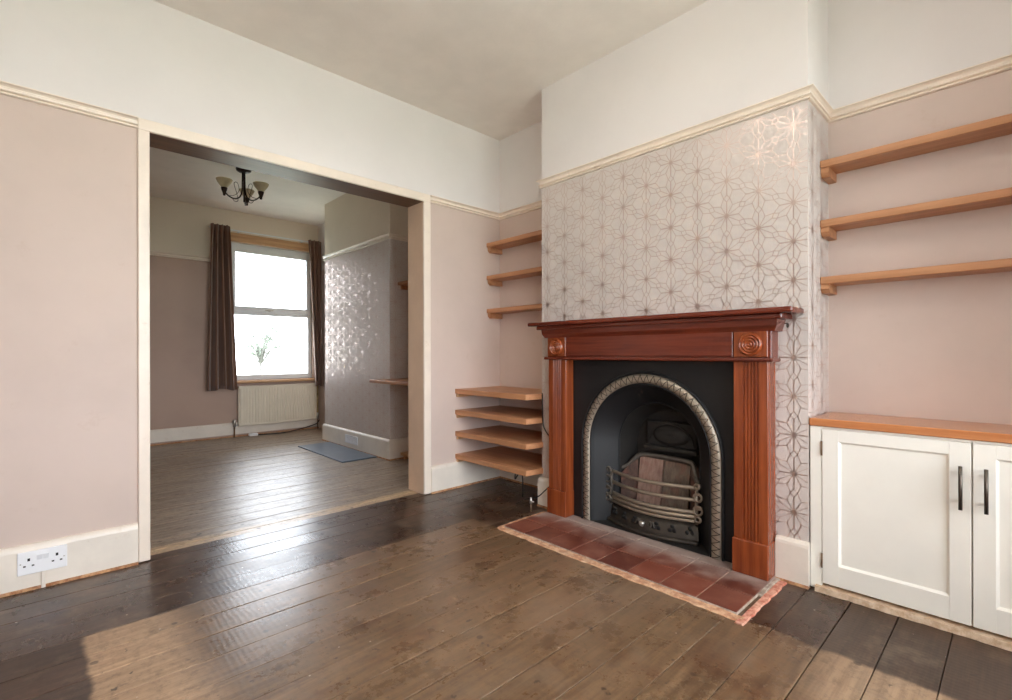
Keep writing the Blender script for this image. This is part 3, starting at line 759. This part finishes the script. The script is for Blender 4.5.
# ------------------------------------------------------------------ cabinet, worktop
cx = XC+.0015
ce = -.33
cab = thing('alcove_cabinet', 'white panelled alcove cabinet right of the fireplace', 'cabinet', (XC+.15, .14, 0))
m = MB(); m.box(cx+.021, XB-.001, ce, .586, .03, .690); m.bbox(cx, cx+.022, .580, .6215, .006, .690, .0015); m.box(cx+.004, cx+.02, ce, .58, .683, .690)
m.build('carcass', M['cab'], cab)
m = MB(); ragged(m, 'Y', ce, .60, cx-.022, cx+.05, .022, 40, .003); m.build('plinth', m_brick_old('dusty_batten', (188, 158, 128), (218, 196, 170)), cab)
def door(ya, yb, hinge_side):
    z0, z1 = .036, .681
    fx = cx-.002; t = .02; st = .0585
    m = MB()
    m.bbox(fx, fx+t, ya, ya+st, z0, z1, .0015); m.bbox(fx, fx+t, yb-st, yb, z0, z1, .0015)
    m.bbox(fx+.0003, fx+t, ya+st-.001, yb-st+.001, z0, z0+.085, .0015); m.bbox(fx+.0003, fx+t, ya+st-.001, yb-st+.001, z1-.048, z1, .0015)
    # moulded step into the recessed panel
    P0 = [(ya+st, z0+.085), (yb-st, z0+.085), (yb-st, z1-.048), (ya+st, z1-.048)]; e = .007
    P1 = [(ya+st+e, z0+.085+e), (yb-st-e, z0+.085+e), (yb-st-e, z1-.048-e), (ya+st+e, z1-.048-e)]
    V = [(fx+.002, y, z) for y, z in P0]+[(fx+.010, y, z) for y, z in P1]
    m.add(V, [(i, (i+1) % 4, 4+(i+1) % 4, 4+i) for i in range(4)]+[(4, 5, 6, 7)])
    d = m.build('door', M['cab'], cab)
    hy = (ya+.026) if hinge_side > 0 else (yb-.035)
    h = MB(); h.tube([(fx-.032, hy, .447), (fx-.032, hy, .600)], .0058, 12)
    h.build('handle', M['handle'], d)
    for zz in (.475, .572):
        h = MB(); h.tube([(fx, hy, zz), (fx-.032, hy, zz)], .004, 10); h.build('handle_post', M['chrome'], d)
    for zz in (.60, .13):
        yy = yb if hinge_side > 0 else ya
        h = MB(); h.tube([(fx-.002, yy+.001*hinge_side, zz-.03), (fx-.002, yy+.001*hinge_side, zz+.03)], .0035, 8); h.build('hinge', M['pipe'], d)
door(.124, .5775, 1); door(ce, .120, -1)
wt = MB(); wt.bbox(XC-.006, XB-.0005, ce, .6235, .692, .724, .003)
tag(wt.build('worktop', M['worktop'], origin=(XC+.15, .14, .692)), 'orange oak worktop on top of the white alcove cabinet', 'worktop')

# ------------------------------------------------------------------ socket, conduit
so = thing('power_socket', 'white double power socket on the skirting at far left', 'socket', (-.009, YA-.022, .115))
y0 = YA-.022
m = MB(); m.bbox(-.087, .069, y0-.009, y0, .070, .166, .003, 0, 2)
for c_ in (-.052, .036):
    m.box(c_-.004, c_+.004, y0-.0096, y0-.008, .126, .138, 1)
    m.box(c_-.017, c_-.009, y0-.0096, y0-.008, .103, .109, 1); m.box(c_+.009, c_+.017, y0-.0096, y0-.008, .103, .109, 1)
for c_ in (-.077, .059): m.lathe([(.0028, 0), (.0028, -.0006), (.0003, -.0006)], (c_, y0-.009, .118), 'Y', 10, 2)
m.build('faceplate', [M['plastic'], M['hole'], M['chrome']], so)
for c_ in (-.019, .001):
    m = MB(); m.add([(c_-.0085, y0-.009, .125), (c_+.0085, y0-.009, .125), (c_+.0085, y0-.009, .147), (c_-.0085, y0-.009, .147), (c_-.0085, y0-.010, .125), (c_+.0085, y0-.010, .125), (c_+.0085, y0-.017, .147), (c_-.0085, y0-.017, .147)],
                    [(0, 1, 2, 3), (4, 5, 6, 7), (0, 1, 5, 4), (1, 2, 6, 5), (2, 3, 7, 6), (3, 0, 4, 7)]); m.build('switch', M['plastic'], so)
m = MB(); m.bbox(-.014, .000, y0-.010, y0, .0, .071, .002)
tag(m.build('conduit', M['skirt'], origin=(-.007, y0, 0)), 'short painted conduit dropping from the double socket to the floor', 'conduit')

# ------------------------------------------------------------------ gas valve and cables by the alcove
gv = thing('gas_valve', 'small silver gas valve on a pipe stub left of the hearth', 'valve', (2.232, 2.135, 0))
m = MB(); m.tube([(2.232, 2.135, -.001), (2.232, 2.135, .052)], .0055, 10); m.build('pipe', M['pipe'], gv)
m = MB(); m.lathe([(.008, .05), (.009, .058), (.009, .072), (.006, .078), (.006, .09), (.001, .091)], (2.232, 2.135, 0), 'Z', 14)
m.tube([(2.232, 2.135, .066), (2.232, 2.113, .066)], .006, 8); m.build('valve_body', M['chrome'], gv)
m = MB(); m.tube(cr([(2.30, 2.035, .17), (2.285, 2.06, .14), (2.262, 2.095, .10), (2.245, 2.125, .085), (2.24, 2.20, .06), (2.26, 2.3, .005)]), .0035, 8)
tag(m.build('cable', M['cable'], origin=(2.26, 2.3, 0)), 'black cable sloping from the mantelpiece leg to the floor by the gas valve', 'cable')
m = MB(); m.tube(cr([(XC-.006, 2.158, .74), (XC-.012, 2.15, .72), (XC-.010, 2.15, .62), (XC-.008, 2.15, .56), (XC-.01, 2.14, .52), (XC-.012, 2.10, .475), (XC-.013, 2.05, .45), (XC-.012, 2.026, .44)]), .004, 8)
tag(m.build('cable', M['cable'], origin=(XC-.01, 2.15, .74)), 'black cable hanging down the chimney corner past the deep shelves', 'cable')
m = MB(); m.tube(cr([(2.56, 2.60, .20), (2.50, 2.55, .12), (2.45, 2.50, .10), (2.42, 2.44, .15), (2.41, 2.40, .20), (2.41, 2.385, .12), (2.405, 2.38, .004)]), .0045, 8)
tag(m.build('cable', M['cable'], origin=(2.41, 2.38, 0)), 'looped dark cable hanging under the lowest deep shelf', 'cable')

# ------------------------------------------------------------------ back room
# radiator
rad = thing('radiator', 'cream panel radiator below the far window', 'radiator', (2.16, YF-.06, .13))
rx0, rx1, rz0, rz1 = 1.688, 2.632, .130, .612; ry = YF-.085
m = MB(); nb = 28; prof = [(rx0, ry+.02)]; stp = (rx1-rx0-.04)/nb
for k in range(nb):
    s = rx0+.02+k*stp; prof += [(s, ry+.0035), (s+stp*.18, ry), (s+stp*.68, ry), (s+stp*.86, ry+.0035)]
prof += [(rx1, ry+.02)]; n = len(prof)
m.add([(x, y, rz0+.03) for x, y in prof]+[(x, y, rz1-.03) for x, y in prof], [(i, i+1, n+i+1, n+i) for i in range(n-1)])
m.bbox(rx0, rx1, ry+.001, ry+.022, rz1-.034, rz1-.004, .004); m.bbox(rx0, rx1, ry+.001, ry+.022, rz0, rz0+.034, .004)
m.box(rx0, rx1, ry+.014, ry+.05, rz0+.004, rz1-.008); m.bbox(rx0-.003, rx1+.003, ry-.001, ry+.055, rz1-.008, rz1, .003)
m.box(rx0+.1, rx0+.14, ry+.05, YF-.002, .3, .34); m.box(rx1-.14, rx1-.1, ry+.05, YF-.002, .3, .34)
m.build('panel', M['radiator'], rad)
for xx, sg in ((rx0-.04, 1), (rx1+.022, -1)):
    m = MB(); m.tube([(xx, ry+.03, -.001), (xx, ry+.03, .13)], .008, 10); m.build('pipe', M['pipe'], rad)
    m = MB(); m.lathe([(.012, .125), (.016, .13), (.016, .155), (.019, .165), (.019, .205), (.014, .212), (.001, .213)], (xx, ry+.03, 0), 'Z', 16); m.tube([(xx, ry+.03, .143), (xx+sg*.05, ry+.03, .143)], .009, 10)
    m.build('valve', M['chrome'], rad)
m = MB(); m.lathe([(.004, 0), (.004, -.006), (.0005, -.006)], (2.1, ry, .165), 'Y', 10); m.build('vent_plug', M['chrome'], rad)
# cable with white connector
m = MB(); m.tube(cr([(2.66, YF-.10, .12), (2.6, YF-.11, .07), (2.4, YF-.12, .03), (2.2, YF-.14, .008), (2.0, YF-.11, .006), (1.88, YF-.07, .01)]), .006, 8)
tc_ = tag(m.build('cable', M['cable'], origin=(2.2, YF-.14, 0)), 'thin cable trailing over the floor beneath the cream radiator', 'cable')
m = MB(); m.bbox(1.80, 1.90, YF-.10, YF-.05, 0, .03, .006); m.build('connector', M['plastic'], tc_)
# curtains
def curtain(name, xa0, xa1, xb0, xb1, zt, zb, label, folds):
    V = []; F = []; nx, nz = 72, 24; m = MB()
    for j in range(nz+1):
        t = j/nz; z = zt+(zb-zt)*t
        pin = max(0, 1-t*9)
        for i in range(nx+1):
            u = i/nx; a = xa0+(xb0-xa0)*t; b_ = xa1+(xb1-xa1)*t
            ph = u*folds*2*PI
            amp = (.030+.012*t)*(1-.55*pin)
            yy = YF-.137-amp*math.sin(ph+.5*math.sin(2.2*t+u*3)) - .008*math.sin(ph*2.1+1)
            zz = z-.012*math.sin(u*9)*t*(1 if j == nz else 0)+(.012*abs(math.sin(ph/2)) if j == 0 else 0)
            V.append((a+(b_-a)*u+.006*math.cos(ph)*(1-pin), yy, zz))
    m.add(V, [(j*(nx+1)+i, j*(nx+1)+i+1, (j+1)*(nx+1)+i+1, (j+1)*(nx+1)+i) for j in range(nz) for i in range(nx)], 0, True)
    o = m.build(name, M['cloth'], origin=((xb0+xb1)/2, YF-.06, zb), fix=False)
    sd = o.modifiers.new('Solid', 'SOLIDIFY'); sd.thickness = .004
    return tag(o, label, 'curtain', 'brown curtains at the far window')
curtain('curtain', 1.385, 1.585, 1.335, 1.66, 2.500, .585, 'brown full length curtain on the left of the far window', 4)
curtain('curtain', 2.50, 2.672, 2.585, 2.68, 2.485, .585, 'brown full length curtain on the right of the far window', 3)
# curtain rail
cr_ = thing('curtain_rail', 'slim white curtain rail above the far window', 'curtain rail', (2.05, YF-.06, 2.47))
m = MB(); m.bbox(1.38, 2.675, YF-.076, YF-.066, 2.472, 2.488, .003); m.build('track', M['upvc'], cr_)
for xx in (1.7, 2.45):
    m = MB(); m.bbox(xx-.01, xx+.01, YF-.07, YF-.0005, 2.466, 2.474, .002); m.build('bracket', M['upvc'], cr_)
# chandelier
ch = thing('ceiling_light', 'dark bronze ceiling light with three cream glass shades in the back room', 'ceiling light', (1.352, 5.0, ZC))
X0, Y0 = 1.352, 5.0
m = MB(); m.lathe([(.001, ZC-.034), (.04, ZC-.032), (.062, ZC-.018), (.066, ZC-.006), (.066, ZC)], (X0, Y0, 0), 'Z', 28); m.build('ceiling_rose', M['bronze'], ch)
m = MB(); m.tube([(X0, Y0, ZC-.03), (X0, Y0, 2.42)], .004, 8); m.build('stem', M['bronze'], ch)
for ang in (190, 310, 66):
    a = math.radians(ang); dx, dy = math.cos(a), math.sin(a)
    P = lambda r, z: (X0+dx*r*.86, Y0+dy*r*.86, 2.586-(2.586-z)*.80 if z < 2.6 else z)
    Q = lambda pr: [(r_*.76, 2.586-(2.586-z_)*.80) for r_, z_ in pr]
    m = MB(); m.tube(cr([P(.012, ZC-.03), P(.014, 2.61), P(.018, 2.50), P(.045, 2.425), P(.10, 2.395), P(.155, 2.41), P(.195, 2.445)]), .0062, 8)
    m.tube(cr([P(.155, 2.412), P(.09, 2.44), P(.05, 2.50), P(.06, 2.575), P(.085, 2.59), P(.10, 2.56), P(.075, 2.47), P(.06, 2.385), P(.09, 2.365), P(.115, 2.385)]), .0026, 6)
    arm = m.build('arm', M['bronze'], ch)
    cpos = P(.20, 0); cpos = (cpos[0], cpos[1], 0)
    m = MB(); m.lathe(Q([(.001, 2.400), (.014, 2.404), (.016, 2.43), (.022, 2.44), (.022, 2.448), (.028, 2.46), (.036, 2.488), (.032, 2.493), (.001, 2.493)]), cpos, 'Z', 20); m.build('lamp_holder', M['bronze'], arm)
    m = MB(); m.lathe(Q([(.022, 2.490), (.030, 2.493), (.050, 2.520), (.075, 2.553), (.086, 2.578), (.088, 2.586), (.084, 2.586), (.070, 2.553), (.045, 2.522), (.022, 2.496)]), cpos, 'Z', 28, closed=True); m.build('lamp_shade', M['shade'], arm)
# its lit twin in the front room, over the middle of the floor
c2 = dup(ch, (.95, 1.15, ZC), 'lit bronze ceiling light with three glowing cream shades in the front room', None)
for arm_ in c2.children:
    for q_ in arm_.children:
        if q_.name.startswith('lamp_shade'):
            q_.material_slots[0].link = 'OBJECT'; q_.material_slots[0].material = M['litshade']
# far alcove shelves
o = thing('desk_shelf', 'deep grey brown shelf across the alcove beside the far chimney breast', 'shelf', (2.42, 3.6, .735))
m = MB(); m.bbox(2.145, XB-.0005, YA2+.001, DY0-.001, .738, .765, .003); m.build('board', M['oak'], o)
m = MB(); m.bbox(2.36, XB-.001, DY0-.03, DY0-.0005, .705, .738, .003); m.build('batten', M['pinewood'], o)
o = thing('shelf', 'narrow oak shelf high in the far alcove, just inside the opening', 'shelf', (2.56, 3.6, 1.64), 'far alcove shelves')
m = MB(); m.bbox(2.44, XB-.0005, YA2+.001, DY0-.001, 1.652, 1.682, .003); m.build('board', M['oak'], o)
m = MB(); m.bbox(2.47, XB-.001, DY0-.03, DY0-.0005, 1.615, 1.652, .003); m.build('batten', M['oak'], o)
o = thing('shelf', 'pale low shelf just above the floor in the far alcove', 'shelf', (2.56, 3.6, .02), 'far alcove shelves')
m = MB(); m.bbox(2.45, XB-.0215, YA2+.026, DY0-.028, .035, .062, .003); m.build('board', M['pinewood'], o)
m = MB(); m.bbox(2.47, XB-.03, DY0-.08, DY0-.05, 0.0, .035, .003); m.build('batten', M['pinewood'], o)
m = MB(); m.bbox(2.47, XB-.03, YA2+.05, YA2+.08, 0.0, .035, .003); m.build('batten', M['pinewood'], o)
# air vent on the far skirting
o = thing('air_vent', 'white louvred air vent set in the skirting of the far chimney breast', 'vent', (XC2-.022, 4.83, .10))
m = MB(); xv = XC2-.022; ring2 = ((4.69, 4.97, .058, .072), (4.69, 4.97, .128, .142), (4.69, 4.704, .072, .128), (4.956, 4.97, .072, .128))
for a in ring2: m.box(xv-.008, xv, *a)
m.box(xv-.002, xv-.0005, 4.70, 4.96, .07, .13); m.build('frame', M['plastic'], o)
m = MB()
for k in range(6): m.box(xv-.007, xv-.002, 4.704, 4.956, .074+k*.0092, .079+k*.0092)
m.build('louvre', M['plastic'], o)
# slate hearth slab
m = MB(); m.bbox(1.975, XC2-.028, 4.28, 5.36, -.001, .010, .004)
tag(m.build('hearth_slab', M['slate'], origin=(2.15, 4.8, 0)), 'flat blue grey slate slab on the floor before the far chimney breast', 'hearth')

# ------------------------------------------------------------------ outside
g = MB(); g.box(-30, 40, YF+.3, 80, -1.3, -1.2); g.box(-30, 40, -60, BY-.2, -1.3, -1.2)
struct(g, 'ground', M['grass'], 'pale garden ground outside the far window', 'ground')
tr = thing('tree', 'faint small tree outside the far window', 'tree', (6.42, 21.5, -1.2))
tx, ty = 6.42, 21.5
m = MB(); m.tube([(tx, ty, -1.2), (tx+.02, ty, -.4), (tx, ty, .8)], [.09, .06, .04], 8)
tips = []
for k in range(38):
    a = random.uniform(0, 2*PI); r = random.uniform(.2, .85); z1 = random.uniform(1.0, 2.0)
    e = (tx+math.cos(a)*r, ty+math.sin(a)*r, z1); tips.append(e)
    m.tube([(tx, ty, random.uniform(.5, .8)), (tx+math.cos(a)*r*.5, ty+math.sin(a)*r*.5, z1*.6+.35), e], [.03, .018, .008], 5)
m.build('trunk', M['bark'], tr)
m = MB()
for e in tips:
    for k in range(16):
        p = Vector(e)+Vector((random.gauss(0, .13), random.gauss(0, .13), random.gauss(0, .09)))
        u = Vector((random.uniform(-1, 1), random.uniform(-1, 1), random.uniform(-1, 1))).normalized()*.07; v = u.cross(Vector((.3, .5, .8))).normalized()*.035
        m.add([p-u, p+v, p+u, p-v], [(0, 1, 2, 3)])
m.build('foliage', M['leaf'], tr)

# ------------------------------------------------------------------ light
W = bpy.data.worlds.new('World'); bpy.context.scene.world = W; W.use_nodes = True
bg = W.node_tree.nodes['Background']; bg.inputs[0].default_value = (.92, .95, 1.03, 1); bg.inputs[1].default_value = 14.0
def portal(name, loc, rot, sx, sy):
    l = bpy.data.lights.new(name, 'AREA'); l.shape = 'RECTANGLE'; l.size = sx; l.size_y = sy; l.cycles.is_portal = True
    o = bpy.data.objects.new(name, l); C.objects.link(o); o.location = loc; o.rotation_euler = rot
portal('window_portal', (2.1, YF+.19, 1.52), (-PI/2, 0, 0), 1.05, 1.7)
portal('bay_portal', ((BX0+BX1)/2, BY-.12, 1.45), (PI/2, 0, 0), BX1-BX0+.2, 1.9)

# ------------------------------------------------------------------ camera
f = 487.7; yaw = .8138; ro = -.002
fw = Vector((math.cos(yaw), math.sin(yaw), 0)); r = Vector((math.sin(yaw), -math.cos(yaw), 0)); u = Vector((0, 0, 1))
r2 = r*math.cos(ro)+u*math.sin(ro); u2 = u*math.cos(ro)-r*math.sin(ro)
cam = bpy.data.cameras.new('Camera'); co = bpy.data.objects.new('Camera', cam); C.objects.link(co)
co.matrix_world = Matrix(((r2.x, u2.x, -fw.x, 0), (r2.y, u2.y, -fw.y, 0), (r2.z, u2.z, -fw.z, 1.0), (0, 0, 0, 1)))
cam.sensor_width = 36; cam.lens = f/1012*36; cam.shift_y = 3.5/1012; cam.clip_start = .02; cam.clip_end = 300
sc = bpy.context.scene; sc.camera = co
vs = sc.view_settings; vs.view_transform = 'Standard'; vs.look = 'None'; vs.gamma = 1; vs.exposure = -0.08; vs.use_curve_mapping = False
cy = sc.cycles; cy.max_bounces = 14; cy.diffuse_bounces = 8; cy.glossy_bounces = 6; cy.transparent_max_bounces = 16; cy.use_denoising = True
cy.sample_clamp_indirect = 8; cy.caustics_reflective = False; cy.caustics_refractive = False
